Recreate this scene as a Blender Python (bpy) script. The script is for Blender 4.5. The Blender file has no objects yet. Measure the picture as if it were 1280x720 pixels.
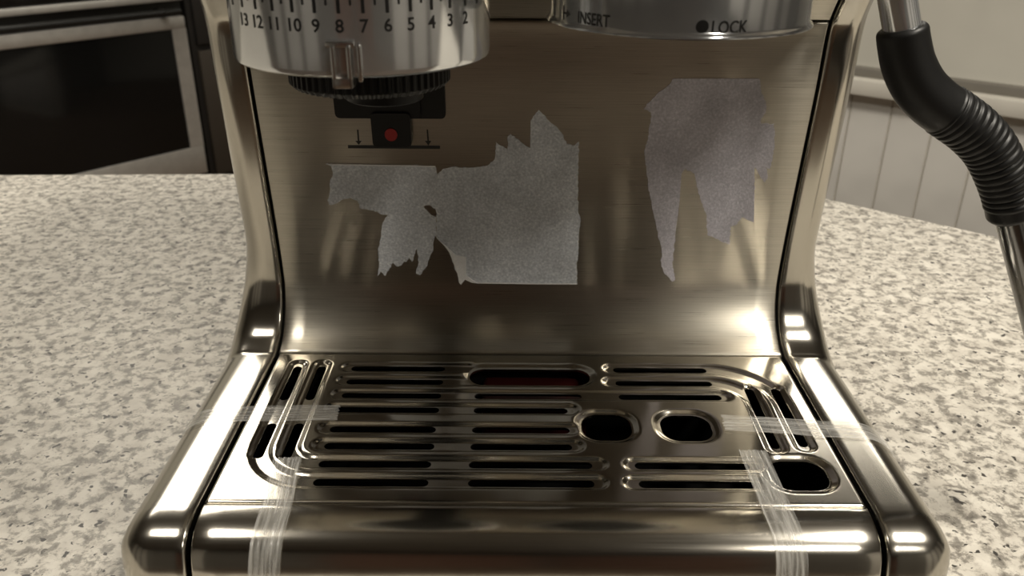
import bpy, bmesh, math, random
from mathutils import Vector, Matrix, noise
from mathutils.geometry import tessellate_polygon
random.seed(4)
S = bpy.context.scene
COL = S.collection

# ------------------------------------------------------------------ camera
FPX, PITCH, ROLL, YAW = 1052.45, math.radians(25.3717), math.radians(.32982), math.radians(-.0524)
CAM = Vector((0, 0, .2738))          # the worktop is z = 0
_f = Vector((math.sin(YAW)*math.cos(PITCH), math.cos(YAW)*math.cos(PITCH), -math.sin(PITCH)))
_r = Vector((math.cos(YAW), -math.sin(YAW), 0)); _d = _f.cross(_r)
_rt = _r*math.cos(ROLL) - _d*math.sin(ROLL); _dn = _d*math.cos(ROLL) + _r*math.sin(ROLL)
cd = bpy.data.cameras.new('camera'); cam = bpy.data.objects.new('camera', cd); COL.objects.link(cam)
cd.sensor_width = 36; cd.lens = 36*FPX/1280; cd.clip_start = .01; cd.clip_end = 40
m = Matrix((( _rt.x, -_dn.x, -_f.x, CAM.x), (_rt.y, -_dn.y, -_f.y, CAM.y), (_rt.z, -_dn.z, -_f.z, CAM.z), (0,0,0,1)))
cam.matrix_world = m
cd.dof.use_dof = True; cd.dof.focus_distance = .36; cd.dof.aperture_fstop = 20
S.camera = cam

# ------------------------------------------------------------------ world and lamps
w = bpy.data.worlds.new('world'); S.world = w; w.use_nodes = True
w.node_tree.nodes['Background'].inputs[0].default_value = (.9, .85, .75, 1)
w.node_tree.nodes['Background'].inputs[1].default_value = .02
S.view_settings.view_transform = 'Standard'; S.view_settings.look = 'None'
S.view_settings.exposure = 0; S.view_settings.gamma = 1
CEIL = 1.5
def lamp(name, x, y, sx, sy, power, col=(1, .93, .81), z=CEIL-.02, rz=0):
    l = bpy.data.lights.new(name, 'AREA'); l.shape = 'RECTANGLE'; l.size = sx; l.size_y = sy
    l.energy = power; l.color = col
    o = bpy.data.objects.new(name, l); o.location = (x, y, z); o.rotation_euler = (0, 0, rz); COL.objects.link(o)
lamp('ceiling_lamp_light', -1.16, 2.12, .90, 1.40, 32)
lamp('ceiling_lamp_light', 1.36, 2.66, .80, .36, 10)
lamp('ceiling_lamp_light', .78, .02, .24, .50, 27)
lamp('ceiling_lamp_light', -.66, .02, .24, .50, 6)
lamp('ceiling_lamp_light', .80, -1.1, .18, .40, 12)

# ------------------------------------------------------------------ pixel -> point helpers
def ray(x, y): return _f + _rt*((x-640)/FPX) + _dn*((y-360)/FPX)
def atz(x, y, z): d = ray(x, y); return CAM + d*((z-CAM.z)/d.z)
def aty(x, y, Y): d = ray(x, y); return CAM + d*(Y/d.y)
def atpl(x, y, p0, n): d = ray(x, y); return CAM + d*((p0-CAM).dot(n)/d.dot(n))

# ------------------------------------------------------------------ materials
class NT:
    def __init__(s, name):
        s.m = bpy.data.materials.new(name); s.m.use_nodes = True; s.t = s.m.node_tree
        s.b = s.t.nodes['Principled BSDF']
    def n(s, typ, **kw):
        o = s.t.nodes.new(typ)
        for k, v in kw.items():
            if hasattr(o, k): setattr(o, k, v)
            else: o.inputs[k.replace('_', ' ')].default_value = v
        return o
    def l(s, a, b): s.t.links.new(a, b)
    def ramp(s, fac, stops):
        r = s.n('ShaderNodeValToRGB'); el = r.color_ramp.elements
        while len(el) < len(stops): el.new(.5)
        for e, (p, c) in zip(el, stops): e.position = p; e.color = (*c, 1)
        s.l(fac, r.inputs[0]); return r.outputs[0]
    def coords(s, scale, kind='Object'):
        tc = s.n('ShaderNodeTexCoord'); mp = s.n('ShaderNodeMapping'); mp.inputs['Scale'].default_value = scale
        s.l(tc.outputs[kind], mp.inputs[0]); return mp.outputs[0]
def plain(name, col, rough=.5, metal=0, bump=0, bscale=400, spec=.5, coat=0):
    k = NT(name); k.b.inputs['Base Color'].default_value = (*col, 1); k.b.inputs['Roughness'].default_value = rough
    k.b.inputs['Metallic'].default_value = metal; k.b.inputs['Specular IOR Level'].default_value = spec
    k.b.inputs['Coat Weight'].default_value = coat
    nz = k.n('ShaderNodeTexNoise'); nz.inputs['Scale'].default_value = bscale; k.l(k.coords((1, 1, 1)), nz.inputs[0])
    c = k.ramp(nz.outputs[0], [(.3, tuple(v*.93 for v in col)), (.7, tuple(min(1, v*1.06) for v in col))])
    k.l(c, k.b.inputs['Base Color'])
    if bump:
        b = k.n('ShaderNodeBump'); b.inputs['Strength'].default_value = bump; b.inputs['Distance'].default_value = .0003
        k.l(nz.outputs[0], b.inputs['Height']); k.l(b.outputs[0], k.b.inputs['Normal'])
    return k.m
def brushed(name, col=(.6, .56, .49), rough=.3, aniso=.6, lines=.15, rot=0., scale=(30, 2500, 1)):
    k = NT(name); b = k.b
    b.inputs['Metallic'].default_value = 1; b.inputs['Roughness'].default_value = rough
    uv = k.coords(scale, 'UV')
    nz = k.n('ShaderNodeTexNoise'); nz.inputs['Scale'].default_value = 1; nz.inputs['Detail'].default_value = 3; k.l(uv, nz.inputs[0])
    c = k.ramp(nz.outputs[0], [(.3, tuple(v*(1-lines) for v in col)), (.7, tuple(min(1, v*(1+lines*.6)) for v in col))])
    k.l(c, b.inputs['Base Color'])
    mr = k.n('ShaderNodeMapRange'); mr.inputs[3].default_value = rough*.85; mr.inputs[4].default_value = rough*1.15
    k.l(nz.outputs[0], mr.inputs[0]); k.l(mr.outputs[0], b.inputs['Roughness'])
    if aniso:
        b.inputs['Anisotropic'].default_value = aniso; b.inputs['Anisotropic Rotation'].default_value = rot
        t = k.n('ShaderNodeTangent'); t.direction_type = 'UV_MAP'; k.l(t.outputs[0], b.inputs['Tangent'])
    return k.m
M = {}
M['panel'] = brushed('brushed_steel', col=(.50, .47, .405), rough=.29, aniso=.93, lines=.12, rot=.25)
M['tray'] = brushed('satin_steel', col=(.55, .52, .46), rough=.15, aniso=.5, lines=.04, rot=.25)
M['housing'] = brushed('housing_steel', col=(.50, .475, .42), rough=.19, aniso=.3, lines=.03, rot=.25)
M['chrome'] = plain('polished_chrome', (.74, .76, .78), .13, .82, bscale=60)
M['pipe'] = plain('pipe_steel_dark_reflection', (.22, .22, .22), .16, 1, bscale=60)  # dark surroundings mirrored in the lower steam pipe, put into its base colour
M['satin'] = plain('satin_chrome', (.72, .71, .69), .22, 1, bscale=60)
M['black'] = plain('black_plastic', (.009, .009, .009), .42, bscale=200, spec=.3)
M['rubber'] = plain('black_rubber', (.010, .010, .010), .42, bscale=300, bump=.1, spec=.35)
M['dark'] = plain('dark_cavity', (.005, .005, .005), .7, bscale=50, spec=.1)
M['gap'] = plain('seam_gasket', (.006, .006, .006), .7, bscale=50)
M['red'] = plain('red_plastic', (.32, .012, .010), .35, bscale=80)
M['ink'] = plain('black_ink', (.012, .012, .012), .5, bscale=90)
M['floatred'] = plain('red_float', (.06, .006, .005), .5, bscale=80)

def paper_mat(name, c1, c2, c3):
    k = NT(name); b = k.b
    n1 = k.n('ShaderNodeTexNoise'); n1.inputs['Scale'].default_value = 900; n1.inputs['Detail'].default_value = 5; k.l(k.coords((1, 1, 1)), n1.inputs[0])
    n2 = k.n('ShaderNodeTexNoise'); n2.inputs['Scale'].default_value = 60; n2.inputs['Detail'].default_value = 3; k.l(k.coords((1, 1, .7)), n2.inputs[0])
    a = k.ramp(n1.outputs[0], [(.3, c1), (.55, c2), (.78, c3)])
    d = k.ramp(n2.outputs[0], [(.3, (.78,)*3), (.7, (1.1,)*3)])
    mx = k.n('ShaderNodeMix'); mx.data_type = 'RGBA'; mx.blend_type = 'MULTIPLY'; mx.inputs[0].default_value = 1
    k.l(a, mx.inputs[6]); k.l(d, mx.inputs[7]); k.l(mx.outputs[2], b.inputs['Base Color'])
    b.inputs['Roughness'].default_value = .75
    bp = k.n('ShaderNodeBump'); bp.inputs['Strength'].default_value = .35; bp.inputs['Distance'].default_value = .0004
    k.l(n1.outputs[0], bp.inputs['Height']); k.l(bp.outputs[0], b.inputs['Normal'])
    return k.m
M['paper'] = paper_mat('torn_label_paper', (.50, .53, .58), (.68, .71, .76), (.93, .95, .98))
M['paper2'] = paper_mat('torn_label_backing', (.46, .45, .50), (.58, .56, .62), (.74, .72, .78))
M['paperw'] = paper_mat('label_top_layer', (.85, .85, .86), (.9, .9, .91), (.96, .96, .97))

def granite():
    k = NT('speckled_granite'); b = k.b
    co = k.coords((1, 1, 1))
    wn = k.n('ShaderNodeTexNoise'); wn.inputs['Scale'].default_value = 90; wn.inputs['Detail'].default_value = 3; k.l(co, wn.inputs[0])
    ad = k.n('ShaderNodeMix'); ad.data_type = 'RGBA'; ad.blend_type = 'LINEAR_LIGHT'; ad.inputs[0].default_value = .004
    k.l(co, ad.inputs[6]); k.l(wn.outputs[1], ad.inputs[7]); cw = ad.outputs[2]
    def nz(s, d=4, r=.6):
        t = k.n('ShaderNodeTexNoise'); t.inputs['Scale'].default_value = s; t.inputs['Detail'].default_value = d; t.inputs['Roughness'].default_value = r
        k.l(cw, t.inputs[0]); return t.outputs[0]
    base = k.ramp(nz(120, 5, .7), [(.455, (.80, .76, .68)), (.51, (.66, .62, .55)), (.555, (.40, .375, .33)), (.70, (.17, .155, .135))])
    cream = k.ramp(nz(70, 3), [(.40, (1, 1, 1)), (.62, (.80, .79, .78))])
    m1 = k.n('ShaderNodeMix'); m1.data_type = 'RGBA'; m1.blend_type = 'MULTIPLY'; m1.inputs[0].default_value = 1
    k.l(base, m1.inputs[6]); k.l(cream, m1.inputs[7])
    sp = k.ramp(nz(210, 2, .5), [(.635, (0, 0, 0)), (.675, (1, 1, 1))])
    m2 = k.n('ShaderNodeMix'); m2.data_type = 'RGBA'; k.l(sp, m2.inputs[0]); k.l(m1.outputs[2], m2.inputs[6]); m2.inputs[7].default_value = (.055, .05, .045, 1)
    k.l(m2.outputs[2], b.inputs['Base Color']); b.inputs['Roughness'].default_value = .42
    b.inputs['Specular IOR Level'].default_value = .35
    return k.m
M['granite'] = granite()
M['wallb'] = plain('brown_cabinetry', (.17, .16, .145), .6, bscale=6)
M['paleslab'] = plain('pale_slab_colour', (.62, .60, .56), .6, bscale=6)  # pale colour of the slabs added for the collar reflections
M['door'] = plain('red_brown_slab', (.20, .11, .08), .5, bscale=6)  # on the added slabs: colour for a reddish reflection in the chrome
M['wall'] = plain('warm_white_paint', (.66, .64, .57), .7, bscale=6)
M['board'] = plain('grey_white_board', (.68, .66, .62), .55, bscale=8)
M['trimw'] = plain('white_trim_paint', (.72, .69, .62), .45, bscale=8)
M['trim_shadow'] = plain('moulding_shadow', (.20, .185, .16), .5, bscale=8)  # dark colour stands in for the shadow line at the moulding
M['ceil'] = plain('ceiling_paint', (.24, .225, .20), .8, bscale=5)
M['floor'] = plain('brown_floor', (.13, .085, .055), .5, bscale=12)
M['cab'] = plain('taupe_cabinet', (.05, .040, .030), .5, bscale=12)
M['cabd'] = plain('dark_cabinet', (.02, .018, .016), .5, bscale=12)
M['ovsteel'] = plain('oven_steel', (.66, .64, .60), .5, .75, bscale=30)
M['ovglass'] = plain('black_oven_glass', (.006, .006, .006), .12, bscale=30)
M['ovblack'] = plain('black_enamel', (.012, .012, .011), .35, bscale=30)

def tape_mat():
    k = NT('clear_ribbed_tape'); b = k.b; out = k.t.nodes['Material Output']
    b.inputs['Base Color'].default_value = (.85, .84, .80, 1); b.inputs['Roughness'].default_value = .22
    b.inputs['Specular IOR Level'].default_value = .9
    tr = k.n('ShaderNodeBsdfTransparent'); mx = k.n('ShaderNodeMixShader')
    uv = k.coords((60, 900, 1), 'UV'); nz = k.n('ShaderNodeTexNoise'); nz.inputs['Scale'].default_value = 1; k.l(uv, nz.inputs[0])
    r = k.ramp(nz.outputs[0], [(.35, (.14,)*3), (.65, (.4,)*3)])
    k.l(r, mx.inputs[0]); k.l(tr.outputs[0], mx.inputs[1]); k.l(b.outputs[0], mx.inputs[2]); k.l(mx.outputs[0], out.inputs[0])
    return k.m
M['tape'] = tape_mat()

# ------------------------------------------------------------------ object helpers
def thing(name, label, cat, loc=(0, 0, 0), group=None):
    o = bpy.data.objects.new(name, None); o.location = loc; o.empty_display_size = .02; COL.objects.link(o)
    o['label'] = label; o['category'] = cat
    if group: o['group'] = group
    return o
def wloc(o):
    v = Vector((0, 0, 0))
    while o: v += o.location; o = o.parent
    return v
def obj(name, bm, mat, parent=None, smooth=True, label=None, origin=None, angle=.7):
    """links a bmesh built in world coordinates as one mesh object"""
    if origin is None:
        n = max(1, len(bm.verts)); origin = sum((v.co for v in bm.verts), Vector())/n
        if parent is not None and parent.type == 'EMPTY': origin = wloc(parent)
    origin = Vector(origin)
    for v in bm.verts: v.co -= origin
    me = bpy.data.meshes.new(name); bm.to_mesh(me); bm.free()
    if smooth:
        for p in me.polygons: p.use_smooth = True
        try: me.set_sharp_from_angle(angle=angle)
        except Exception: pass
    me.materials.append(mat)
    o = bpy.data.objects.new(name, me); COL.objects.link(o)
    o.parent = parent; o.location = origin - (wloc(parent) if parent else Vector())
    if label: o['label'] = label
    return o
def tag(o, label, cat, group=None):
    o['label'] = label; o['category'] = cat
    if group: o['group'] = group
    return o
def struct(o): o['kind'] = 'structure'; return o
def box(bm, x0, x1, y0, y1, z0, z1, bev=0, seg=2, mat=None):
    r = bmesh.ops.create_cube(bm, size=1)['verts']
    for v in r: v.co = Vector(((x0+x1)/2+v.co.x*(x1-x0), (y0+y1)/2+v.co.y*(y1-y0), (z0+z1)/2+v.co.z*(z1-z0)))
    if bev:
        es = list({e for v in r for e in v.link_edges})
        r = bmesh.ops.bevel(bm, geom=es, offset=bev, segments=seg, affect='EDGES', profile=.5)['verts']
        r = list({v for v in r})
    return r
def obox(bm, p0, U, N, a0, a1, b0, b1, z0, z1, bev=0):
    """box in a frame: a along U, b along N (horizontal), z up; bevelled"""
    t = bmesh.new(); box(t, a0, a1, b0, b1, z0, z1, bev)
    mp = {}
    for v in t.verts: mp[v] = bm.verts.new(p0 + U*v.co.x + N*v.co.y + Vector((0, 0, v.co.z)))
    for f in t.faces:
        bm.faces.new([mp[v] for v in f.verts])
    t.free(); return bm
def prism(bm, pts, vec, cap=True):
    """solid from a closed 3D outline extruded by vec"""
    a = [bm.verts.new(p) for p in pts]; b = [bm.verts.new(Vector(p)+vec) for p in pts]; n = len(a)
    for i in range(n): bm.faces.new((a[i], a[(i+1) % n], b[(i+1) % n], b[i]))
    if cap:
        for t in tessellate_polygon([[Vector(p) for p in pts]]):
            bm.faces.new([a[i] for i in t]); bm.faces.new([b[i] for i in reversed(t)])
    return bm
def lathe(bm, c, prof, n=96, rfun=None):
    """prof: (radius, z); closed rings about the vertical through c"""
    rings = []
    for j, (r, z) in enumerate(prof):
        ring = []
        for i in range(n):
            a = 2*math.pi*i/n; rr = r if rfun is None else rfun(j, i, r)
            ring.append(bm.verts.new((c[0]+rr*math.cos(a), c[1]+rr*math.sin(a), z)))
        rings.append(ring)
    for a, b in zip(rings, rings[1:]):
        for i in range(n): bm.faces.new((a[i], a[(i+1) % n], b[(i+1) % n], b[i]))
    bm.faces.new(rings[0]); bm.faces.new(list(reversed(rings[-1])))
    return bm
def tube(bm, pts, rad, n=28, caps=True, ribs=None):
    pts = [Vector(p) for p in pts]; prev = None; rings = []
    up = Vector((0, 1, 0))
    for i, p in enumerate(pts):
        t = (pts[min(i+1, len(pts)-1)] - pts[max(i-1, 0)]).normalized()
        a = t.cross(up).normalized(); b = a.cross(t).normalized()
        r = rad(i/(len(pts)-1)) if callable(rad) else rad
        rings.append([bm.verts.new(p + a*r*math.cos(2*math.pi*k/n) + b*r*math.sin(2*math.pi*k/n)) for k in range(n)])
    for a, b in zip(rings, rings[1:]):
        for i in range(n): bm.faces.new((a[i], a[(i+1) % n], b[(i+1) % n], b[i]))
    if caps: bm.faces.new(list(reversed(rings[0]))); bm.faces.new(rings[-1])
    return bm
def spline(pts, n):
    """catmull-rom through points (tuples of any length)"""
    out = []
    P = [pts[0]] + list(pts) + [pts[-1]]
    for i in range(1, len(P)-2):
        for k in range(n):
            t = k/n; q = []
            for a, b, c, d in zip(P[i-1], P[i], P[i+1], P[i+2]):
                q.append(.5*((2*b) + (-a+c)*t + (2*a-5*b+4*c-d)*t*t + (-a+3*b-3*c+d)*t**3))
            out.append(tuple(q))
    out.append(tuple(pts[-1])); return out
def sm(t): t = max(0., min(1., t)); return t*t*(3-2*t)

# ------------------------------------------------------------------ room shell (kitchen axes are turned against the machine)
AO = math.radians(40)
U = Vector((math.sin(AO), math.cos(AO), 0)); V = Vector((-math.cos(AO), math.sin(AO), 0))   # U along the oven run, V along the white half wall
FL = -.90
ov0 = CAM + ray(230, 20)*3.15              # upper right corner of the oven door
ww0 = CAM + ray(1067, 88)*1.75             # on the white wall
# frame coordinates (a along U, b along V)
a_w = ww0.dot(U); b_o = ov0.dot(V)
O = Vector((0, 0, 0))
def slab(name, a0, a1, b0, b1, z0, z1, mat, bev=0):
    bm = bmesh.new(); obox(bm, O, U, V, a0, a1, b0, b1, z0, z1, bev); return struct(obj(name, bm, mat, smooth=bool(bev)))
slab('floor', -2.8, 5.2, -2.6, b_o+.9, FL-.1, FL, M['floor'])
slab('ceiling', -2.8, 5.2, -2.6, b_o+.9, CEIL, CEIL+.1, M['ceil'])
slab('wall_left', -2.8, 5.2, b_o+.68, b_o+.78, FL, CEIL, M['wall'])
slab('wall_back', 5.0, 5.1, -2.6, b_o+.68, FL, CEIL, M['wall'])
slab('wall_rear', -2.7, 5.0, -2.6, -2.5, FL, CEIL, M['wallb'])
slab('wall_front', -2.8, -2.7, -2.6, b_o+.68, FL, CEIL, M['wallb'])
slab('added_dark_slab_1', -2.7, -2.66, -2.4, -1.3, FL, 1.2, M['door'])  # unseen slab added behind the camera as a dark reflection for the metal
slab('added_dark_slab_2', -2.6, -1.5, -2.5, -2.46, FL, 1.2, M['door'])  # second slab added only to be mirrored in the metal
for k_, a_ in enumerate((-.5, .35, 1.2, 2.3)): slab('added_pale_slab_%d' % (k_+3), a_, a_+.62, -2.5, -2.47, FL, 1.3, M['paleslab'])  # unseen pale slabs added so the chrome collars mirror light stripes
for k_, b_ in enumerate((-.3, .5, 1.35)): slab('added_pale_slab_%d' % (k_+7), -2.7, -2.67, b_, b_+.60, FL, 1.3, M['paleslab'])  # more slabs added for the collar reflections, along the front wall
# white half wall on the right, tongue and groove boards under a moulding
zt = ww0.z
B0, B1 = ww0.dot(V)-1.6, ww0.dot(V)+.75
wr = slab('wall_right', a_w+.012, a_w+.13, B0, B1, FL, zt-.014, M['trimw'])
pw = .084; k = B0
while k < B1-.001:
    bm = bmesh.new(); obox(bm, O, U, V, a_w+.0085, a_w+.0125, k+.0018, min(k+pw, B1)-.0018, FL+.1, zt-.045, .0015)
    obj('plank', bm, M['board'], wr, origin=O+U*a_w+V*k); k += pw
slab('wall_upper', a_w+.03, a_w+.13, B0, B1, zt+.006, .14, M['wall'])
slab('added_pale_slab_1', a_w-.022, a_w+.13, B0, B1, zt-.045, zt-.012, M['trimw'], .004)
slab('added_pale_slab_2', a_w+.004, a_w+.13, B0, B1, zt-.012, zt+.006, M['trim_shadow'], .002)  # shadow line at the moulding, put in as a dark strip

# ------------------------------------------------------------------ worktop and its cabinet
pc = [atz(-30, 218, 0), atz(295, 216.5, 0)]
L0 = pc[0]; dL = (pc[1]-pc[0]).normalized(); R0 = atz(1031, 247, 0); R1 = atz(1254, 297, 0); dR = (R1-R0).normalized()
# intersection of both edges
den = dL.x*dR.y-dL.y*dR.x; tt = ((R0.x-L0.x)*dR.y-(R0.y-L0.y)*dR.x)/den; K = L0+dL*tt
outl = [L0-dL*1.0, K, R0+dR*((R0.y-.13)/-dR.y)]
outl += [Vector((outl[0].x, .13, 0))]; NO = len(outl)
def inset_poly(pts, d):
    n = len(pts); res = []
    for i in range(n):
        p, a, b = pts[i], (pts[i]-pts[i-1]).normalized(), (pts[(i+1) % n]-pts[i]).normalized()
        na, nb = Vector((a.y, -a.x, 0)), Vector((b.y, -b.x, 0)); h = (na+nb).normalized()
        res.append(p + h*(d/max(.3, h.dot(na))))
    return res
bm = bmesh.new(); ins = inset_poly(outl, .003)
lay = [(ins, 0.), (outl, -.003), (outl, -.030), (ins, -.033)]
rg = [[bm.verts.new((p.x, p.y, z)) for p in pts] for pts, z in lay]
for a, b in zip(rg, rg[1:]):
    for i in range(NO): bm.faces.new((a[i], a[(i+1) % NO], b[(i+1) % NO], b[i]))
bm.faces.new(rg[0]); bm.faces.new(list(reversed(rg[-1]))); bmesh.ops.recalc_face_normals(bm, faces=bm.faces)
wt = obj('countertop', bm, M['granite'], smooth=False, origin=(0, 0, 0))
tag(wt, 'cream granite worktop speckled grey and black, under the espresso machine', 'countertop')
bm = bmesh.new(); prism(bm, [Vector((p.x, p.y, FL)) for p in inset_poly(outl, .035)], Vector((0, 0, -.033-FL)))
bmesh.ops.recalc_face_normals(bm, faces=bm.faces)
ic = thing('island_cabinet', 'taupe island cabinet hidden below the granite worktop', 'cabinet', (0, .4, FL))
obj('body', bm, M['cab'], ic, smooth=False)

# ------------------------------------------------------------------ range oven (left background)
ovn = thing('range_oven', 'stainless steel oven with black glass door, far left behind the worktop', 'oven', (ov0.x, ov0.y, FL))
P0 = Vector((ov0.x, ov0.y, 0)); N = V
zf = lambda px, py: atpl(px, py, P0, V).z
af = lambda px, py: (atpl(px, py, P0, V)-P0).dot(U)
ztop = zf(230, 20); zgt = zf(215, 37); zgb = zf(238.5, 185); gr = (af(215, 37)+af(238.5, 185))/2
WO = 1.05; zbot = FL+.13
bm = bmesh.new(); obox(bm, P0, U, V, -WO-.01, .01, .03, .66, FL+.02, ztop+.26, .004); obj('body', bm, M['ovblack'], ovn, label='black oven carcass')
def frame_door(bm):
    obox(bm, P0, U, V, -WO, 0, 0, .03, zgt, ztop, .003); obox(bm, P0, U, V, -WO, 0, 0, .03, zbot, zgb, .003)
    obox(bm, P0, U, V, gr, 0, 0, .03, zgb, zgt, 0); obox(bm, P0, U, V, -WO, -WO-gr, 0, .03, zgb, zgt, 0)
bm = bmesh.new(); frame_door(bm); dr = obj('door', bm, M['ovsteel'], ovn, label='steel framed oven door')
bm = bmesh.new(); obox(bm, P0, U, V, -WO-gr, gr, .004, .024, zgb, zgt, .001); obj('glass', bm, M['ovglass'], dr, label='black glass window')
bm = bmesh.new()
hz = (zf(225, 6)); pts = [P0+U*a-V*.05+Vector((0, 0, ztop+.026)) for a in (-WO+.04, -.04)]
tube(bm, [pts[0].lerp(pts[1], i/8) for i in range(9)], .011, 16)
for a in (-WO+.09, -.09): obox(bm, P0, U, V, a-.01, a+.01, -.05, .03, ztop+.019, ztop+.033, .002)
obj('handle', bm, M['ovblack'], dr, label='black door handle bar')
bm = bmesh.new(); obox(bm, P0, U, V, -WO, .0, -.012, .03, ztop+.058, ztop+.082, .004); obj('trim', bm, M['ovsteel'], ovn, label='bright steel strip above the door')
bm = bmesh.new(); obox(bm, P0, U, V, -WO, .0, -.004, .05, ztop+.085, ztop+.30, .004); obj('control_panel', bm, M['ovglass'], ovn, label='black glass control panel')
bm = bmesh.new(); obox(bm, P0, U, V, -WO+.04, -.04, .05, .6, FL, FL+.03, .002); obj('base', bm, M['dark'], ovn)
# cabinet column right of the oven
a0, a1 = .035, .62
cb = thing('kitchen_cabinet', 'dark brown cabinet front between the oven and the espresso machine', 'cabinet', (P0+U*a0+V*.02+Vector((0, 0, FL))))
bm = bmesh.new(); obox(bm, P0, U, V, a0, a1, .045, .66, FL, zt+.9, .002); obj('body', bm, M['cabd'], cb)
zs = zf(248, 62)
bm = bmesh.new(); obox(bm, P0, U, V, a0+.02, a1-.02, .025, .045, FL+.1, zs-.012, .003); obj('door', bm, M['cab'], cb, label='brown cabinet door')
bm = bmesh.new(); obox(bm, P0, U, V, a0+.02, a1-.02, .025, .045, zs+.012, zs+.45, .003); obj('drawer', bm, M['cabd'], cb, label='dark drawer front')

# ------------------------------------------------------------------ espresso machine: common profile (Y, Z) seen from the side
ZT, X0, YB, YF, HW = .065, .00905, .3638, .2508, .125
raw = [(.2222, .394), (.2220, .345), (.2222, .303), (.2265, .284), (.245, .271), (.300, .262), (.345, .250), (.3600, .239), (.3700, .2270), (.3735, .218), (.3753, .195), (.3800, .159), (.3845, .125),
       (.3868, .098), (.3855, .087), (.3812, .0775), (.3740, .0695), (.3638, .0652)]
prof = [(a, b) for a, b in spline(raw, 8)]
prof[-1] = (YB, ZT)
n0 = len(prof)
prof += [(YB+(YF-YB)*i/40, ZT) for i in range(1, 41)]
prof += spline([(YF, ZT), (.2462, .0648), (.2410, .0638), (.2360, .0616), (.2322, .0576), (.2301, .0515), (.2293, .0440), (.2290, .0330), (.2290, .0200), (.2290, .0060)], 6)[1:]
SS = [0]
for a, b in zip(prof, prof[1:]): SS.append(SS[-1]+math.hypot(b[0]-a[0], b[1]-a[1]))
def _nrm(i):   # outward normal at vertex i
    a, b = prof[max(0, i-1)], prof[min(len(prof)-1, i+1)]; ty, tz = b[0]-a[0], b[1]-a[1]; l = math.hypot(ty, tz)
    return (tz/l, -ty/l)          # travelling down the panel and towards the viewer: outward is up / towards the viewer
NN = [_nrm(i) for i in range(len(prof))]
def s_at(s):
    s = max(0, min(SS[-1]-1e-9, s)); lo, hi = 0, len(SS)-1
    while hi-lo > 1:
        m_ = (lo+hi)//2
        if SS[m_] <= s: lo = m_
        else: hi = m_
    t = (s-SS[lo])/(SS[lo+1]-SS[lo]); p, q = prof[lo], prof[lo+1]; a, b = NN[lo], NN[lo+1]
    ny, nz = a[0]*(1-t)+b[0]*t, a[1]*(1-t)+b[1]*t; l = math.hypot(ny, nz)
    return (p[0]*(1-t)+q[0]*t, p[1]*(1-t)+q[1]*t, ny/l, nz/l)
def surf(x, s, lift=0.):
    y, z, ny, nz = s_at(s); return Vector((X0+x, y+ny*lift, z+nz*lift))
def hit(px, py):
    """(x, s) where the view ray meets the profile surface, the visible crossing"""
    d = ray(px, py); best = None
    for i in range(50, len(prof)-1):
        (y0, z0), (y1, z1) = prof[i], prof[i+1]
        # points with y*dz/dy relation: f = (z-Cz)*d.y - y*d.z
        f0 = (z0-CAM.z)*d.y-y0*d.z; f1 = (z1-CAM.z)*d.y-y1*d.z
        if f0 == f1 or f0*f1 > 0: continue
        t = f0/(f0-f1); y = y0+(y1-y0)*t
        if best is None or y < best[0]: best = (y, SS[i]+(SS[i+1]-SS[i])*t)
    y, s = best; return (d.x*y/d.y - X0, s)
def s_of(py): return hit(664, py)[1]
S_TOP = s_of(25.5); S_B = SS[n0-1]; S_F = SS[n0+39]; S_END = SS[-1]

em = thing('espresso_machine', 'brushed stainless steel espresso machine standing on the granite worktop', 'espresso machine', (X0, .40, 0))
def uvset(bm, vu):
    ul = bm.loops.layers.uv.new('UVMap')
    for f in bm.faces:
        for l in f.loops: l[ul].uv = vu[l.vert]
def strip(name, x0, x1, s0, s1, mat, parent, nx=24, ds=.0015, thick=.0015, edge=.0008, lift=0., lab=None):
    """sheet metal following the profile, with rounded folded edges"""
    bm = bmesh.new(); vu = {}
    ns = max(2, int((s1-s0)/ds)); xs = [x0, x0+edge*.3, x0+edge] + [x0+edge+(x1-x0-2*edge)*i/nx for i in range(1, nx)] + [x1-edge, x1-edge*.3, x1]
    sv = [s0, s0+edge*.3, s0+edge] + [s0+edge+(s1-s0-2*edge)*i/ns for i in range(1, ns)] + [s1-edge, s1-edge*.3, s1]
    def dep(k, n): k = min(k, n-1-k); return (edge*.8, edge*.25, 0)[k] if k < 3 else 0
    g = [[None]*len(xs) for _ in sv]
    for j, s in enumerate(sv):
        for i, x in enumerate(xs):
            v = bm.verts.new(surf(x, s, lift-max(dep(i, len(xs)), dep(j, len(sv))))); g[j][i] = v; vu[v] = (x, s)
    for j in range(len(sv)-1):
        for i in range(len(xs)-1): bm.faces.new((g[j][i], g[j+1][i], g[j+1][i+1], g[j][i+1]))
    # folded skirt
    loop = [(j, 0) for j in range(len(sv))] + [(len(sv)-1, i) for i in range(1, len(xs))] + [(j, len(xs)-1) for j in range(len(sv)-2, -1, -1)] + [(0, i) for i in range(len(xs)-2, 0, -1)]
    low = []
    for j, i in loop:
        v = bm.verts.new(surf(xs[i], sv[j], lift-thick-edge)); vu[v] = (xs[i], sv[j]); low.append(v)
    for k in range(len(loop)):
        a, b = loop[k], loop[(k+1) % len(loop)]
        bm.faces.new((g[b[0]][b[1]], g[a[0]][a[1]], low[k], low[(k+1) % len(loop)]))
    bmesh.ops.recalc_face_normals(bm, faces=bm.faces)
    uvset(bm, vu); return obj(name, bm, mat, parent, label=lab, angle=1.0)
strip('back_panel', -HW, HW, S_TOP+.0005, S_B-.0003, M['panel'], em, lab='brushed steel back panel with torn label remnants')
strip('head_cover', -HW, HW, 0.0, S_TOP-.0006, M['panel'], em)
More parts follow.
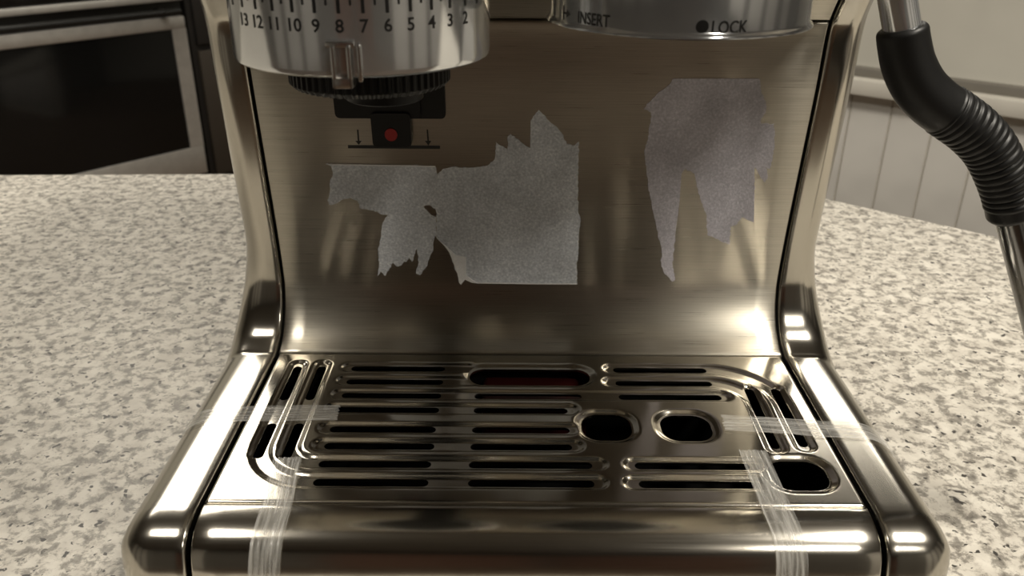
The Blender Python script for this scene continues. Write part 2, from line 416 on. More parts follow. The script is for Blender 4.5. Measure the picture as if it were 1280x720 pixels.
# dark liner below every joint
strip('seam_liner', -HW-.004, HW+.004, 0.0, S_B-.001, M['gap'], em, lift=-.0034, nx=2, lab='black liner in the joints')

# side housings: rounded section swept along the profile
def make_side(sg):
    bm = bmesh.new(); vu = {}; rows = []
    idx = list(range(0, len(prof)))
    for i in idx:
        s = SS[i]; f = sm((s-(S_B-.060))/.055)         # 0 on the column, 1 on the base
        fr = sm((s-S_F)/.03)
        a = .012 + .004*f; b = .017 + .001*f; x1 = HW+.0014
        flat = HW + .0085 + .006*f
        sec = [(x1, .006), (x1, .0012), (x1+.0004, .0004), (x1+.0012, 0)]
        for k in range(1, 5): sec.append((x1+.0012+(flat-x1-.0012)*k/4, .0))
        for k in range(1, 15):
            t = math.pi/2*k/14; sec.append((flat+a*math.sin(t)**1.0, b*(1-math.cos(t))))
        sec += [(flat+a, b+.008), (flat+a, b+.02)]
        y, z, ny, nz = *prof[i], *NN[i]
        row = []; ac = 0; pv = None
        for (x, d) in sec:
            if pv: ac += math.hypot(x-pv[0], d-pv[1])
            pv = (x, d)
            v = bm.verts.new((X0+sg*x, y-ny*d, z-nz*d)); vu[v] = (s, ac); row.append(v)
        rows.append(row)
    for r0, r1 in zip(rows, rows[1:]):
        for i in range(len(r0)-1):
            fc = (r0[i], r1[i], r1[i+1], r0[i+1])
            bm.faces.new(fc if sg > 0 else tuple(reversed(fc)))
    bmesh.ops.recalc_face_normals(bm, faces=bm.faces)
    uvset(bm, vu)
    return obj('side_housing', bm, M['housing'], em, angle=1.2, label='rounded polished steel side rail of the machine, ' + ('left' if sg < 0 else 'right'))
make_side(-1); make_side(1)
# carcass behind and below
bm = bmesh.new(); box(bm, X0-.1435, X0+.1435, .402, .62, .012, .395, .012, 4); obj('body', bm, M['housing'], em, label='steel machine carcass')
bm = bmesh.new(); box(bm, X0-.1505, X0+.1505, .3625, .415, .010, .041, .004, 2); box(bm, X0-.1505, X0-.1345, .262, .3625, .010, .041, .003, 2); box(bm, X0+.1345, X0+.1505, .262, .3625, .010, .041, .003, 2); obj('base', bm, M['housing'], em, label='steel base of the machine')
bm = bmesh.new(); box(bm, X0-.1430, X0+.1430, .2275, .45, .285, .393, .008, 3); obj('head', bm, M['housing'], em, label='overhanging machine head')
for sx in (-.12, .12):
    for yy in (.29, .59):
        bm = bmesh.new(); lathe(bm, (X0+sx, yy), [(.013, 0), (.014, .002), (.014, .0135)], 24); obj('foot', bm, M['rubber'], em)
bm = bmesh.new(); box(bm, X0-HW-.0012, X0+HW+.0012,   .3612, .402, .012, .0625, 0); obj('tray_bay', bm, M['dark'], em)
for sg in (-1, 1):
    bm = bmesh.new(); box(bm, X0+sg*(HW+.0036)-.0022, X0+sg*(HW+.0036)+.0022, .2455, .375, .012, .0605, 0); obj('bay_wall', bm, M['dark'], em)

# ------------------------------------------------------------------ drip tray with perforated grate
dt = thing('drip_tray', 'slotted stainless steel drip tray at the foot of the espresso machine', 'drip tray', (X0, (YB+YF)/2, .012))
def tz(px, py): p = atz(px, py, ZT-.001); return (p.x-X0, p.y)
slots = []      # (ax, ay, bx, by, r)
rowy = [461, 477.5, 494.7, 512.5, 537, 558, 580.5, 603.5]
L = [(439, 556), (433, 554), (427, 551.5), (419, 549), (412, 545), (405, 543), (398, 539), (391, 535.5)]
Mi = [None, None, (593, 727), (592, 709.5), (590, 712), (588, 715), (586, 740), (585, 743)]
Ri = {0: (766, 882), 1: (769, 889), 2: (773, 901), 6: (793, 936), 7: (798, 942)}
SR = .0022
def ry(i): return tz(640, rowy[i]+.8)[1]
def rx(px, i): return tz(px, rowy[i])[0]
for i in range(8):
    for g in (L[i], Mi[i], Ri.get(i)):
        if g: slots.append((rx(g[0], i)+SR, ry(i), rx(g[1], i)-SR, ry(i), SR))
def vsl(p, q, r=.0021): a, b = tz(*p), tz(*q); xm = (a[0]+b[0])/2; slots.append((xm, a[1]-r, xm, b[1]+r, r)); return xm, a[1], b[1]
vC = vsl((371, 458), (355, 500)); vC2 = vsl((343, 529), (321, 573))
vD = vsl((402, 458), (388, 500)); vD2 = vsl((378, 529), (353, 573))
vA = vsl((935, 486), (970, 561)); vB = vsl((968, 486), (1005, 559))
xC = (vC[0]+vC2[0])/2; xD = (vD[0]+vD2[0])/2
slots = [(xC if abs(s[0]-xC) < .004 else xD if abs(s[0]-xD) < .004 else s[0], s[1], xC if abs(s[2]-xC) < .004 else xD if abs(s[2]-xD) < .004 else s[2], s[3], s[4]) for s in slots]
rbox = []       # rounded boxes (cx, cy, hx, hy, r)
def rb(x0, x1, y0, y1, r):
    a, b = tz(x0, (y0+y1)/2), tz(x1, (y0+y1)/2); t, u = tz(664, y0), tz(664, y1)
    hx, hy = (b[0]-a[0])/2, (t[1]-u[1])/2; rbox.append(((a[0]+b[0])/2, (t[1]+u[1])/2, hx, hy, min(hx, hy)*r))
rb(587, 737, 461, 481, .96); rb(727.5, 789, 517, 549.5, .8); rb(826, 889, 517.5, 549.5, .8); rb(962, 1033, 574, 610.5, .8)
# embossed channels: polylines in tray coordinates
chan = []
def arc(cx, cy, r, a0, a1, n=10): return [(cx+r*math.cos(math.radians(a0+(a1-a0)*i/n)), cy+r*math.sin(math.radians(a0+(a1-a0)*i/n))) for i in range(n+1)]
def xr(i, px): return rx(px, i)
# upper right corner: rows 0/1 bend into slots B/A
for i, v in ((0, vB), (1, vA)):
    xx = v[0]; y = ry(i); r = .030-.0115*i if i else .030
    chan.append([(xr(i, 764), y)] + arc(xx-r, y-r, r, 90, 0) + [(xx, v[2])])
# lower left corner: rows 7/6 bend into slots C/D
for i, xx, v in ((7, xC, vC), (6, xD, vD)):
    y = ry(i); r = .024 if i == 7 else .013
    chan.append([(xx, v[1])] + arc(xx+r, y+r, r, 180, 270) + [(xr(i, 746), y)])
chan.append([(xr(0, 437), ry(0)), (xr(0, 585), ry(0))]); chan.append([(xr(1, 431), ry(1)), (xr(1, 588), ry(1))])
chan.append([(xr(2, 425), ry(2)), (xr(2, 902), ry(2))])
for i, e in ((3, 712), (4, 714), (5, 717)): chan.append([(xr(i, (0, 0, 0, 417, 410, 403)[i]), ry(i)), (xr(i, e), ry(i))])
for i in (6, 7): chan.append([(xr(i, 792), ry(i)), (xr(i, 944), ry(i))])
segs = [(a[0], a[1], b[0], b[1]) for c in chan for a, b in zip(c, c[1:])]
def dseg(x, y, ax, ay, bx, by):
    dx, dy = bx-ax, by-ay; l = dx*dx+dy*dy; t = 0 if l == 0 else max(0, min(1, ((x-ax)*dx+(y-ay)*dy)/l))
    return math.hypot(x-ax-dx*t, y-ay-dy*t)
def drb(x, y, cx, cy, hx, hy, r):
    qx, qy = abs(x-cx)-hx+r, abs(y-cy)-hy+r
    return math.hypot(max(qx, 0), max(qy, 0))+min(max(qx, qy), 0)-r
def sdf(x, y):
    d = 1
    for s in slots:
        if s[1] - .02 < y < s[3] + .02 or s[3]-.02 < y < s[1]+.02: d = min(d, dseg(x, y, *s[:4])-s[4])
    for b in rbox: d = min(d, drb(x, y, *b))
    return d
DEP = .0011
def height(x, y):
    h = 0
    for a, b, c, d_ in segs:
        if min(b, d_)-.006 < y < max(b, d_)+.006 and min(a, c)-.006 < x < max(a, c)+.006:
            d = dseg(x, y, a, b, c, d_); h = max(h, 1-sm((d-.0024)/.0028))
    for s in slots:
        if min(s[1], s[3])-.008 < y < max(s[1], s[3])+.008:
            d = dseg(x, y, *s[:4])-s[4]; h = max(h, 1-sm((d-.0003)/.0020))
    for b in rbox:
        d = drb(x, y, *b); h = max(h, (1-sm((d-.0002)/.0036))*1.25)
    # shallow crown: outer border slightly proud
    return -DEP*h
def make_grate():
    bm = bmesh.new(); vu = {}
    x0, x1, y0, y1 = -HW+.0006, HW-.0006, YF+.0004, YB-.0004
    nx, ny = 384, 190; cs = (x1-x0)/nx
    g = {}
    cache = {}
    for j in range(ny+1):
        for i in range(nx+1):
            x = x0+(x1-x0)*i/nx; y = y0+(y1-y0)*j/ny; d = sdf(x, y)
            if abs(d) < .55*cs and 0 < i < nx and 0 < j < ny:
                e = 1e-5; gx = (sdf(x+e, y)-d)/e; gy = (sdf(x, y+e)-d)/e; gl = gx*gx+gy*gy
                if gl > .2: x -= gx*d/gl; y -= gy*d/gl; d = 0
            cache[i, j] = (x, y, d)
    for (i, j), (x, y, d) in cache.items():
        ed = min(x-x0, x1-x, y-y0, y1-y); z = ZT+height(x, y) - (.0007*(1-min(1, ed/.0012))**2)
        g[i, j] = (x, y, z, d)
    vs = {}
    def V_(i, j):
        if (i, j) not in vs:
            x, y, z, d = g[i, j]; v = bm.verts.new((X0+x, y, z)); vs[i, j] = v; vu[v] = (x, y)
        return vs[i, j]
    for j in range(ny):
        for i in range(nx):
            q = [(i, j), (i+1, j), (i+1, j+1), (i, j+1)]
            inn = [g[k][3] < -1e-6 for k in q]
            if sum(inn) == 0:
                if sum(g[k][3] for k in q) <= 1e-7 and all(abs(g[k][3]) < 1e-6 for k in q): continue
                bm.faces.new([V_(*k) for k in q])
            elif sum(inn) == 1:
                r = [k for k, b in zip(q, inn) if not b]
                if sum(1 for k in r if g[k][3] < 1e-6) < 3: bm.faces.new([V_(*k) for k in r])
    be = [e for e in bm.edges if e.is_boundary]
    r = bmesh.ops.extrude_edge_only(bm, edges=be)
    src = {}
    for f in bm.faces: pass
    for el in r['geom']:
        if isinstance(el, bmesh.types.BMVert):
            el.co.z -= .0012
    for f in bm.faces:
        for v in f.verts:
            if v not in vu: vu[v] = (v.co.x-X0, v.co.y)
    uvset(bm, vu)
    return obj('grate', bm, M['tray'], dt, angle=.9, label='pressed steel grate with slots and three round holes')
make_grate()
strip('front_panel', -HW+.0006, HW-.0006, S_F+.0006, S_END, M['tray'], dt, nx=30, lab='rounded steel front of the drip tray')
bm = bmesh.new()
x0, x1, y0, y1 = X0-HW+.003, X0+HW-.003, YF+.002, .3592
box(bm, x0, x1, y0, y1, .014, .017); box(bm, x0, x1, y0-.003, y0, .014, .0605); box(bm, x0, x1, y1, y1+.0015, .014, .0605)
box(bm, x0-.0012, x0, y0-.003, y1+.0015, .014, .0605); box(bm, x1, x1+.0012, y0-.003, y1+.0015, .014, .0605)
obj('basin', bm, M['dark'], dt, smooth=False, label='black plastic basin under the grate')
bm = bmesh.new(); fb = rbox[0]; box(bm, X0+fb[0]-fb[2]*.80, X0+fb[0]+fb[2]*.97, fb[1]-.008, fb[1]+.016, .030, .055, .003, 3)
obj('float', bm, M['floatred'], dt, label='dark red water level float')

# ------------------------------------------------------------------ markings and black chute on the back panel
def plate(name, pts, thick, mat, parent, lift=0, label=None, bev=0, dens=.003):
    """flat piece with outline in (x, s), following the panel"""
    bm = bmesh.new(); out = []
    for a, b in zip(pts, pts[1:]+pts[:1]):
        n = max(1, int(math.hypot(b[0]-a[0], b[1]-a[1])/dens))
        for k in range(n): out.append((a[0]+(b[0]-a[0])*k/n, a[1]+(b[1]-a[1])*k/n))
    top = [bm.verts.new((x, s, 0)) for x, s in out]
    tess = tessellate_polygon([[Vector((x, s, 0)) for x, s in out]])
    for t in tess:
        try: bm.faces.new([top[i] for i in t])
        except ValueError: pass
    co = {}
    low = [bm.verts.new((x, s, 1)) for x, s in out]
    n = len(out)
    for i in range(n): bm.faces.new((top[i], top[(i+1) % n], low[(i+1) % n], low[i]))
    for v in bm.verts: x, s, k = v.co; co[v] = (x, s); v.co = surf(x, s, lift + (0 if k else thick))
    bmesh.ops.recalc_face_normals(bm, faces=bm.faces); uvset(bm, co)
    return obj(name, bm, mat, parent, label=label, angle=.5)
def pxpoly(pts): return [hit(*p) for p in pts]
def rrect(x0, x1, s0, s1, r, n=5, corners=(1, 1, 1, 1)):
    o = []
    for (cx, cs, a), c in zip(((x1-r, s0+r, -90), (x1-r, s1-r, 0), (x0+r, s1-r, 90), (x0+r, s0+r, 180)), corners):
        if c: o += [(cx+r*math.cos(math.radians(a+90*k/n)), cs+r*math.sin(math.radians(a+90*k/n))) for k in range(n+1)]
        else: o.append((cx+r*(1 if a in (-90, 0) else -1), cs+r*(-1 if a in (-90, 180) else 1)))
    return o
def hx(px, py): return hit(px, py)[0]
def hs(py): return hit(490, py)[1]
ch = plate('chute_plate', rrect(hx(418.5, 130), hx(557, 130), hs(60), hs(146), .0022), .0022, M['black'], em, label='black plastic chute plate on the back panel')
plate('step', rrect(hx(449, 130), hx(526, 130), hs(100), hs(144.5), .0008), .0036, M['black'], ch)
plate('latch', rrect(hx(466.5, 160), hx(515, 160), hs(137), hs(178.5), .0020), .0048, M['black'], ch, label='black latch tab below the chute')
c = hit(490.5, 163); plate('button', [(c[0]+.00285*math.cos(t*math.pi/12), c[1]+.0030*math.sin(t*math.pi/12)) for t in range(24)], .0053, M['red'], ch, label='round red dot on the latch')
def ink(name, pts, lab=None, par=em): return plate(name, pts, .00012, M['ink'], par, label=lab, dens=.02)
ink('marking_line', [hit(435, 181.3), hit(550, 182), hit(550, 186), hit(435, 185.3)], 'printed black line')
for xx in (448, 535):
    y = 181 + (xx-448)*.01
    ink('marking_arrow', [hit(xx-1.8, 162), hit(xx+.2, 162), hit(xx+1.3, 176), hit(xx+4, 176), hit(xx+.6, y), hit(xx-3.8, 176), hit(xx-.8, 176)], 'small printed down arrow')

# ------------------------------------------------------------------ torn label remnants
def jag(pts, amp=.9, step=2.4):
    out = []
    for a, b in zip(pts, pts[1:]+pts[:1]):
        l = math.hypot(b[0]-a[0], b[1]-a[1]); n = max(1, int(l/step))
        straight = l > 34
        for k in range(n):
            t = k/n; j = 0 if (k == 0 or straight) else random.uniform(-amp, amp)
            out.append((a[0]+(b[0]-a[0])*t - (b[1]-a[1])/l*j, a[1]+(b[1]-a[1])*t + (b[0]-a[0])/l*j))
    return out
def frm(pts, ox, oy, sc): return [(ox+x/sc, oy+y/sc) for x, y in pts]
A_ = [(50,225),(70,232),(78,262),(68,290),(68,325),(58,360),(65,378),(90,372),(110,360),(145,352),(172,362),(180,390),(215,398),(245,402),(255,412),(283,415),(262,455),(258,500),(247,545),(252,600),(245,645),(258,628),(270,640),(275,645),(282,628),(297,612),(303,595),(315,608),(335,605),(345,590),(355,592),(365,578),(375,592),(380,585),(385,565),(393,542),(400,570),(398,600),(390,635),(405,642),(415,625),(430,610),(440,580),(455,545),(458,510),(466,490),(467,424),(457,420),(435,403),(419,384),(440,378),(461,392),(467,400),(471,262),(462,232),(380,229),(150,225)]
B_ = [(472,262),(490,243),(520,235),(600,237),(650,232),(678,215),(688,190),(690,142),(705,155),(733,168),(735,120),(745,112),(770,130),(795,150),(818,165),(820,60),(850,20),(880,55),(910,80),(935,105),(955,148),(985,155),(1000,140),(1000,200),(997,300),(998,400),(1008,440),(1000,500),(1000,560),(992,600),(994,675),(800,673),(625,670),(600,668),(575,655),(560,678),(552,670),(545,635),(525,590),(515,555),(495,530),(470,505),(466,490),(467,424),(464,395)]
C_ = [(150,45),(300,45),(420,45),(425,80),(440,120),(440,150),(425,170),(425,185),(465,185),(468,240),(460,300),(452,325),(440,320),(445,350),(438,368),(425,355),(405,320),(405,400),(403,490),(385,485),(365,475),(345,500),(330,505),(328,560),(300,550),(258,530),(255,465),(240,430),(225,380),(218,340),(190,325),(178,340),(172,430),(160,520),(155,580),(150,620),(158,670),(150,675),(125,650),(112,610),(118,590),(112,550),(105,530),(95,480),(85,430),(75,380),(70,330),(62,270),(75,230),(85,150),(60,140),(75,120),(100,95),(140,65)]
def paper(poly, mat, lab, th=.00022):
    o = plate('torn_label', pxpoly(jag(poly)), th, mat, None, label=lab, dens=.004); tag(o, lab, 'label remnant'); return o
pa = paper(frm(A_, 390, 130, 3), M['paper'], 'torn grey paper label piece with ragged tails, left of centre under the printed line')
pb = paper(frm(B_, 390, 130, 3), M['paper'], 'largest torn grey paper label, square lower right corner and spiky top edge', .00026)
pcn = paper(frm(C_, 780, 80, 2.482), M['paper2'], 'torn mauve grey label remnant with long narrow tail, under the lock marking')
fl = frm([(468,500),(496,528),(516,555),(530,592),(547,637),(552,668),(559,676),(574,656),(600,668),(624,671),(596,655),(578,638),(578,572),(540,565),(512,540)], 390, 130, 3)
plate('curled_flap', pxpoly(fl), .0009, M['paperw'], pb, label='lighter curled flap of the label', dens=.004)
plate('top_strip', pxpoly(frm([(60,224),(150,225),(380,229),(462,232),(462,236),(380,233),(150,229),(62,228)], 390, 130, 3)), .0004, M['paperw'], pa, label='lighter top edge')
plate('bottom_strip', pxpoly(frm([(610,667),(800,670),(994,672),(994,676),(800,675),(612,672)], 390, 130, 3)), .0004, M['paperw'], pb, label='lighter bottom edge')

# ------------------------------------------------------------------ grinder collar and group collar
def on_ray(px, py, Zc): return CAM + ray(px, py)*Zc
GR, PRd = .041, .0425
gc = on_ray(456, 67, 2*GR*FPX/313); pcx = on_ray(846, 24, 2*PRd*FPX/327)
def bend_text(txt, c, r, z, phi, size, parent, name, squash=1.0, label=None):
    cu = bpy.data.curves.new(name, 'FONT'); cu.body = txt; cu.size = size; cu.align_x = 'CENTER'; cu.offset = .00007; cu.resolution_u = 3
    t = bpy.data.objects.new('tmp_text', cu); COL.objects.link(t)
    dg = bpy.context.evaluated_depsgraph_get(); me = bpy.data.meshes.new_from_object(t.evaluated_get(dg))
    COL.objects.unlink(t); bpy.data.objects.remove(t); 
    bm = bmesh.new(); bm.from_mesh(me); bpy.data.meshes.remove(me)
    bmesh.ops.remove_doubles(bm, verts=bm.verts, dist=1e-6)
    bmesh.ops.triangulate(bm, faces=bm.faces)
    xs = [v.co.x for v in bm.verts]; q = min(xs)
    while q < max(xs):
        q += .0006; bmesh.ops.bisect_plane(bm, geom=bm.verts[:]+bm.edges[:]+bm.faces[:], plane_co=(q, 0, 0), plane_no=(1, 0, 0))
    bmesh.ops.triangulate(bm, faces=bm.faces)
    rr = r+.00012
    for v in bm.verts:
        a = phi + v.co.x*squash/r; v.co = Vector((c[0]+rr*math.sin(a), c[1]-rr*math.cos(a), z+v.co.y))
    return obj(name, bm, M['ink'], parent, smooth=False, label=label)
def mark(bm, c, r, phi, wd, z0, z1, n=2):
    rr = r+.00012; a = [phi-wd/2/r+wd/r*k/n for k in range(n+1)]
    lo = [bm.verts.new((c[0]+rr*math.sin(t), c[1]-rr*math.cos(t), z0)) for t in a]; hi = [bm.verts.new((c[0]+rr*math.sin(t), c[1]-rr*math.cos(t), z1)) for t in a]
    for k in range(n): bm.faces.new((lo[k], lo[k+1], hi[k+1], hi[k]))
zg = gc.z; zc_top = .272
bm = bmesh.new(); lathe(bm, gc, [(GR-.004, zg-.0002), (GR-.0015, zg), (GR-.0003, zg+.0008), (GR, zg+.0022), (GR, zc_top), (GR-.002, zc_top+.001)], 128)
gco = obj('grinder_collar', bm, M['chrome'], em, label='polished metal collar numbered 2 to 13')
def zfront(py, c, r): return aty(456, py, c.y-r).z
GO = math.atan2(-gc.x, gc.y); PO = math.atan2(-pcx.x, pcx.y)      # the side of each collar that faces the viewer
def toPx(P): d = P-CAM; return 640+FPX*d.dot(_rt)/d.dot(_f)
def phi_px(px, c, rr_, z, off):
    lo, hi = off-1.25, off+1.25
    for _ in range(40):
        md = (lo+hi)/2; q = toPx(Vector((c.x+rr_*math.sin(md), c.y-rr_*math.cos(md), z)))
        if q < px: lo = md
        else: hi = md
    return md
zfront = lambda py, c, r: aty(456, py, c.y-r).z
p10, p4 = phi_px(370, gc, GR, gc.z+.008, GO), phi_px(541, gc, GR, gc.z+.008, GO)
phi0 = lambda n: p10+(p4-p10)*(10-n)/6
zn = zfront(37.5, gc, GR)
for n in range(1, 14):
    if n > 1: bend_text(str(n), gc, GR, zn-.0007, phi0(n), .0050, gco, 'number', 1.0)
bm = bmesh.new(); z0 = zfront(17, gc, GR); z0m = zfront(7, gc, GR)
for n in range(1, 15):
    mark(bm, gc, GR, phi0(n), .00095, z0, zc_top-.001)
    mark(bm, gc, GR, phi0(n+.5), .0006, z0m, zc_top-.001)
obj('scale_marks', bm, M['ink'], gco, smooth=False, label='printed black scale lines')
# pointer bracket on the collar
pz1 = zfront(55, gc, GR); 
ph = phi_px(429, gc, GR, gc.z+.004, GO); px_ = gc.x+GR*math.sin(ph); py_ = gc.y-GR*math.cos(ph)
zb = aty(428, 112, py_-.004).z
bm = bmesh.new()
hw = .0029; T = Matrix.Rotation(ph, 4, 'Z')
def lb(bm, x0, x1, y0, y1, z0, z1, bev=.0005):
    t = box(bm, x0, x1, y0, y1, z0, z1); es = list({e for v in t for e in v.link_edges}); bmesh.ops.bevel(bm, geom=es, offset=bev, segments=2, affect='EDGES', profile=.5)
lb(bm, -hw, -hw+.0014, -.0036, .004, zb, pz1); lb(bm, hw-.0014, hw, -.0036, .004, zb, pz1)
lb(bm, -hw, hw, -.0036, .004, zb, zb+.0032); lb(bm, -hw, hw, -.0012, .004, zb, pz1, .0004)
lb(bm, -hw-.0015, hw+.0008, -.0018, .002, pz1-.0008, pz1+.0008, .0003); lb(bm, hw+.0012, hw+.0026, -.0016, .004, zg-.0006, pz1)
for v in bm.verts: q = T @ v.co; v.co = Vector((px_+q.x, py_+q.y, q.z))
obj('pointer', bm, M['satin'], gco, label='small metal pointer bracket under the number 8')
# black knurled ring
RK = 97*((gc.y)/.98)/FPX
zk = aty(459, 127, gc.y-RK).z
bm = bmesh.new()
kc = Vector((gc.x+.0012, gc.y+.001, 0))
lathe(bm, kc, [(RK-.006, zk), (RK-.0015, zk), (RK, zk+.0015), (RK, zg+.001), (RK-.002, zg+.002)], 240, lambda j, i, r: r-(.0009 if (i % 4) in (0, 1) else 0))
obj('knurled_ring', bm, M['black'], gco, smooth=False, label='black ribbed plastic ring')
bm = bmesh.new(); lathe(bm, (kc.x+.004, gc.y+.004), [(.012, zk-.006), (.013, zk-.0055), (.013, zk+.001)], 40)
box(bm, kc.x-.008, kc.x+.016, gc.y+.008, .371, zk-.003, zk+.006, .001); obj('outlet', bm, M['black'], gco)

zp = pcx.z
bm = bmesh.new(); lathe(bm, pcx, [(PRd-.006, zp), (PRd-.0002, zp+.0001), (PRd-.0002, zp+.0004), (PRd-.0008, zp+.0012), (PRd-.0014, zp+.0020), (PRd-.0014, zc_top), (PRd-.003, zc_top+.001)], 128)
gro = obj('group_collar', bm, M['chrome'], em, label='polished group head collar marked INSERT and LOCK')
bm = bmesh.new(); lathe(bm, pcx, [(.027, zp-.002), (.030, zp-.002), (.030, zp+.003)], 64); obj('brew_ring', bm, M['black'], gro)
RG = PRd-.0014
def gphi(px): return phi_px(px, pcx, RG, pcx.z+.006, PO)
bend_text('INSERT', pcx, RG, aty(739, 32.5, pcx.y-RG*.74).z, gphi(741), .0048, gro, 'marking_text', .82, 'the word INSERT in black')
bend_text('LOCK', pcx, RG, aty(911, 39.5, pcx.y-RG*.91).z, gphi(913.5), .0049, gro, 'marking_text', .82, 'the word LOCK in black')
bm = bmesh.new(); zz = aty(879, 32.5, pcx.y-RG*.97).z; a = gphi(879); rr = RG+.00012

rd = .0018; g0 = None
for t in range(13):
    q = rd*math.cos(math.pi*(1-t/12)); h_ = math.sqrt(max(1e-10, rd*rd-q*q)); g1 = [bm.verts.new((pcx.x+rr*math.sin(a+q/RG), pcx.y-rr*math.cos(a+q/RG), zz+k_*h_)) for k_ in (-1, 1)]
    if g0: bm.faces.new((g0[0], g1[0], g1[1], g0[1]))
    g0 = g1
obj('marking_dot', bm, M['ink'], gro, smooth=False, label='black dot before LOCK')
bm = bmesh.new(); zz = aty(709, 18, pcx.y-RG*.50).z
mark(bm, pcx, RG, gphi(705), .0007, zz-.0021, zz+.0021, 1)
def pv(px, z): q = gphi(px); return bm.verts.new((pcx.x+rr*math.sin(q), pcx.y-rr*math.cos(q), z))
bm.faces.new((pv(705.5, zz-.0003), pv(709.5, zz-.0003), pv(709.5, zz+.0003), pv(705.5, zz+.0003)))
bm.faces.new((pv(709, zz-.0012), pv(713.5, zz), pv(709, zz+.0012)))
obj('marking_arrow', bm, M['ink'], gro, smooth=False, label='small arrow before INSERT')

# ------------------------------------------------------------------ steam wand
YW = .318
sw_pts = [aty(x, y, YW) for x, y in [(1116, -45), (1119, -20), (1123, 8), (1127, 32)]]
bm = bmesh.new(); P = [Vector(p) for p in spline([tuple(p) for p in sw_pts], 6)]
tube(bm, [P[0]+Vector((-.004, 0, .03))] + P + [P[-1]+(P[-1]-P[-2]).normalized()*.01], .0066, 28)
wand = obj('steam_wand', bm, M['chrome'], em, label='polished steam pipe on the right with a black rubber grip')
gpx = [(1127.5, 33), (1130, 55), (1136, 82), (1149, 108), (1168, 128), (1191, 144), (1215, 162), (1236, 185), (1250, 213), (1260, 244), (1264, 272)]
G = [Vector(p) for p in spline([tuple(aty(x, y, YW)) for x, y in gpx], 24)]
Lg = [0]
for a, b in zip(G, G[1:]): Lg.append(Lg[-1]+(b-a).length)
def rad(t):
    i = int(round(t*(len(G)-1))); l = Lg[i]; tot = Lg[-1]
    r = .0089 + .0008*math.sin(t*3.1)
    e = min(l, tot-l)
    if e < .0022: r -= .0022*(1-math.sqrt(max(0, 1-(1-e/.0022)**2)))
    if .46 < t < .93:
        ph_ = (l % .0030)/.0030; r += .0004; r -= .0007*(1-sm(abs(ph_-.5)*2/.55))
    return r
bm = bmesh.new(); tube(bm, G, rad, 48); obj('grip', bm, M['rubber'], wand, label='black rubber grip with ribbed lower half', angle=1.2)
T0 = G[-1]; d2 = (aty(1296, 400, YW)-T0).normalized()
bm = bmesh.new(); tube(bm, [T0-d2*.006 + d2*(.105*i/20) for i in range(21)], .0062, 28); obj('tip_tube', bm, M['pipe'], wand, label='lower metal steam pipe')

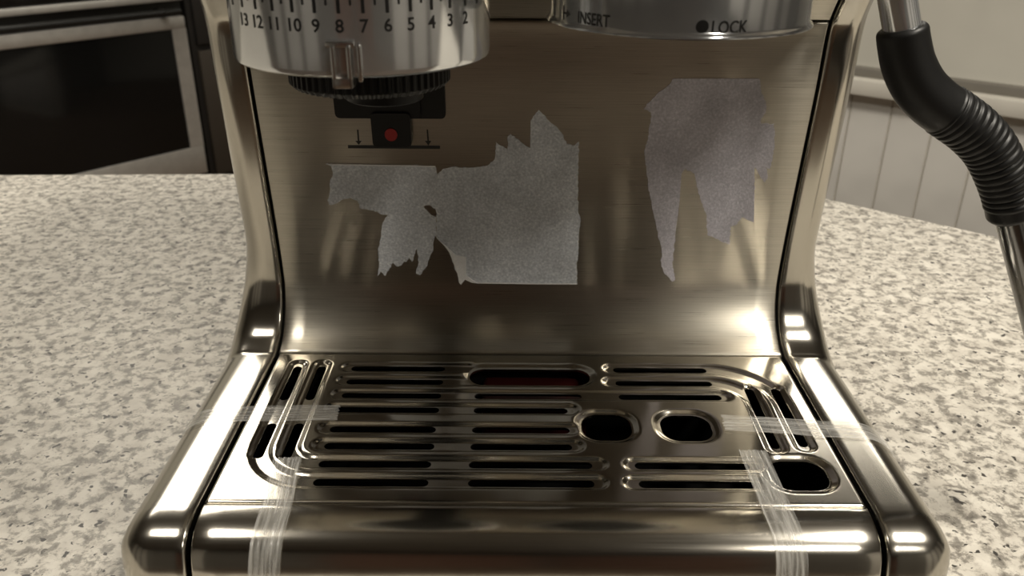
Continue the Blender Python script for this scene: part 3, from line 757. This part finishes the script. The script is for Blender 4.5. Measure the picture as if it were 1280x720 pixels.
# ------------------------------------------------------------------ clear ribbed packing tape strips
def secx(x, s):
    """arc coordinate across the machine -> (x, depth) on tray or housing"""
    sg = 1 if x > 0 else -1; a_ = abs(x); f = sm((s-(S_B-.060))/.055)
    flat = HW+.0085+.006*f; a = .012+.004*f; b = .017+.001*f
    if a_ <= flat: return x, 0.
    q = (a_-flat)/((a+b)/2*math.pi/2*1.0)
    if q < 1: t = math.pi/2*q; return sg*(flat+a*math.sin(t)), b*(1-math.cos(t))
    return sg*(flat+a), b+(a_-flat)-((a+b)/2*math.pi/2)
def tape(path, width, label, nl=90, nw=25, folds=()):
    """path: centre line in (x, s) unrolled on the machine; the strip lies on the metal"""
    pts = spline(path, 30); acc = [0]
    for a, b in zip(pts, pts[1:]): acc.append(acc[-1]+math.hypot(b[0]-a[0], b[1]-a[1]))
    bm = bmesh.new(); vu = {}; rows = []
    for k in range(nl+1):
        l = acc[-1]*k/nl; i = 0
        while i < len(acc)-2 and acc[i+1] < l: i += 1
        t = (l-acc[i])/(acc[i+1]-acc[i]); p = (pts[i][0]*(1-t)+pts[i+1][0]*t, pts[i][1]*(1-t)+pts[i+1][1]*t)
        tx, ts = pts[i+1][0]-pts[i][0], pts[i+1][1]-pts[i][1]; n_ = math.hypot(tx, ts); tx /= n_; ts /= n_
        row = []
        for j in range(nw+1):
            o = width*(j/nw-.5)
            if k in (0, nl): l2 = random.uniform(-.0005, .0005)
            else: l2 = 0
            x = p[0]-ts*o+tx*l2; s = p[1]+tx*o+ts*l2
            xx, dd = secx(x, s)
            lift = .00035 + .00022*(1+math.cos(j/nw*2*math.pi*5)) + .0003*max(0, noise.noise(Vector((l*90, o*160, width*900))))
            y, z, ny, nz = s_at(s)
            # normal of the section: towards the side once the depth grows
            sd = min(1, dd/.014); nx_ = (1 if xx > 0 else -1)*math.sin(sd*math.pi/2)*1.; nn = math.cos(sd*math.pi/2)
            v = bm.verts.new((X0+xx+nx_*lift, y-ny*dd+ny*nn*lift, z-nz*dd+nz*nn*lift)); vu[v] = (l, o); row.append(v)
        rows.append(row)
    for a, b in zip(rows, rows[1:]):
        for j in range(nw): bm.faces.new((a[j], a[j+1], b[j+1], b[j]))
    uvset(bm, vu); o = obj('clear_tape', bm, M['tape'], None, angle=3)
    return tag(o, label, 'tape', None)
TG = 'clear tape strips holding the drip tray'
def hp(px, py): return hit(px, py)
a0 = hp(423, 517.5); 
tape([(a0[0], a0[1]), (hp(305, 519)[0], hp(305, 519)[1]), (-.139, hp(260, 520)[1]), (-.156, hp(250, 523)[1])], .012, 'clear ribbed tape lying sideways across the left edge of the drip tray')
a0 = hp(360, 573); a1 = hp(344, 640); a2 = hp(327, 716)
tape([a0, hp(352, 605), a1, hp(332, 690), (a2[0], a2[1]+.01)], .0115, 'clear ribbed tape running down the left front of the drip tray')
a0 = hp(904, 530); tape([a0, hp(960, 533), hp(1030, 538), (.139, hp(1060, 540)[1]), (.157, hp(1075, 546)[1])], .012, 'clear ribbed tape lying sideways across the right edge of the drip tray')
a0 = hp(940, 564); tape([a0, hp(955, 600), hp(972, 640), hp(987, 680), (hp(991, 716)[0], hp(991, 716)[1]+.01)], .0115, 'clear ribbed tape running down the right front beside the corner hole')
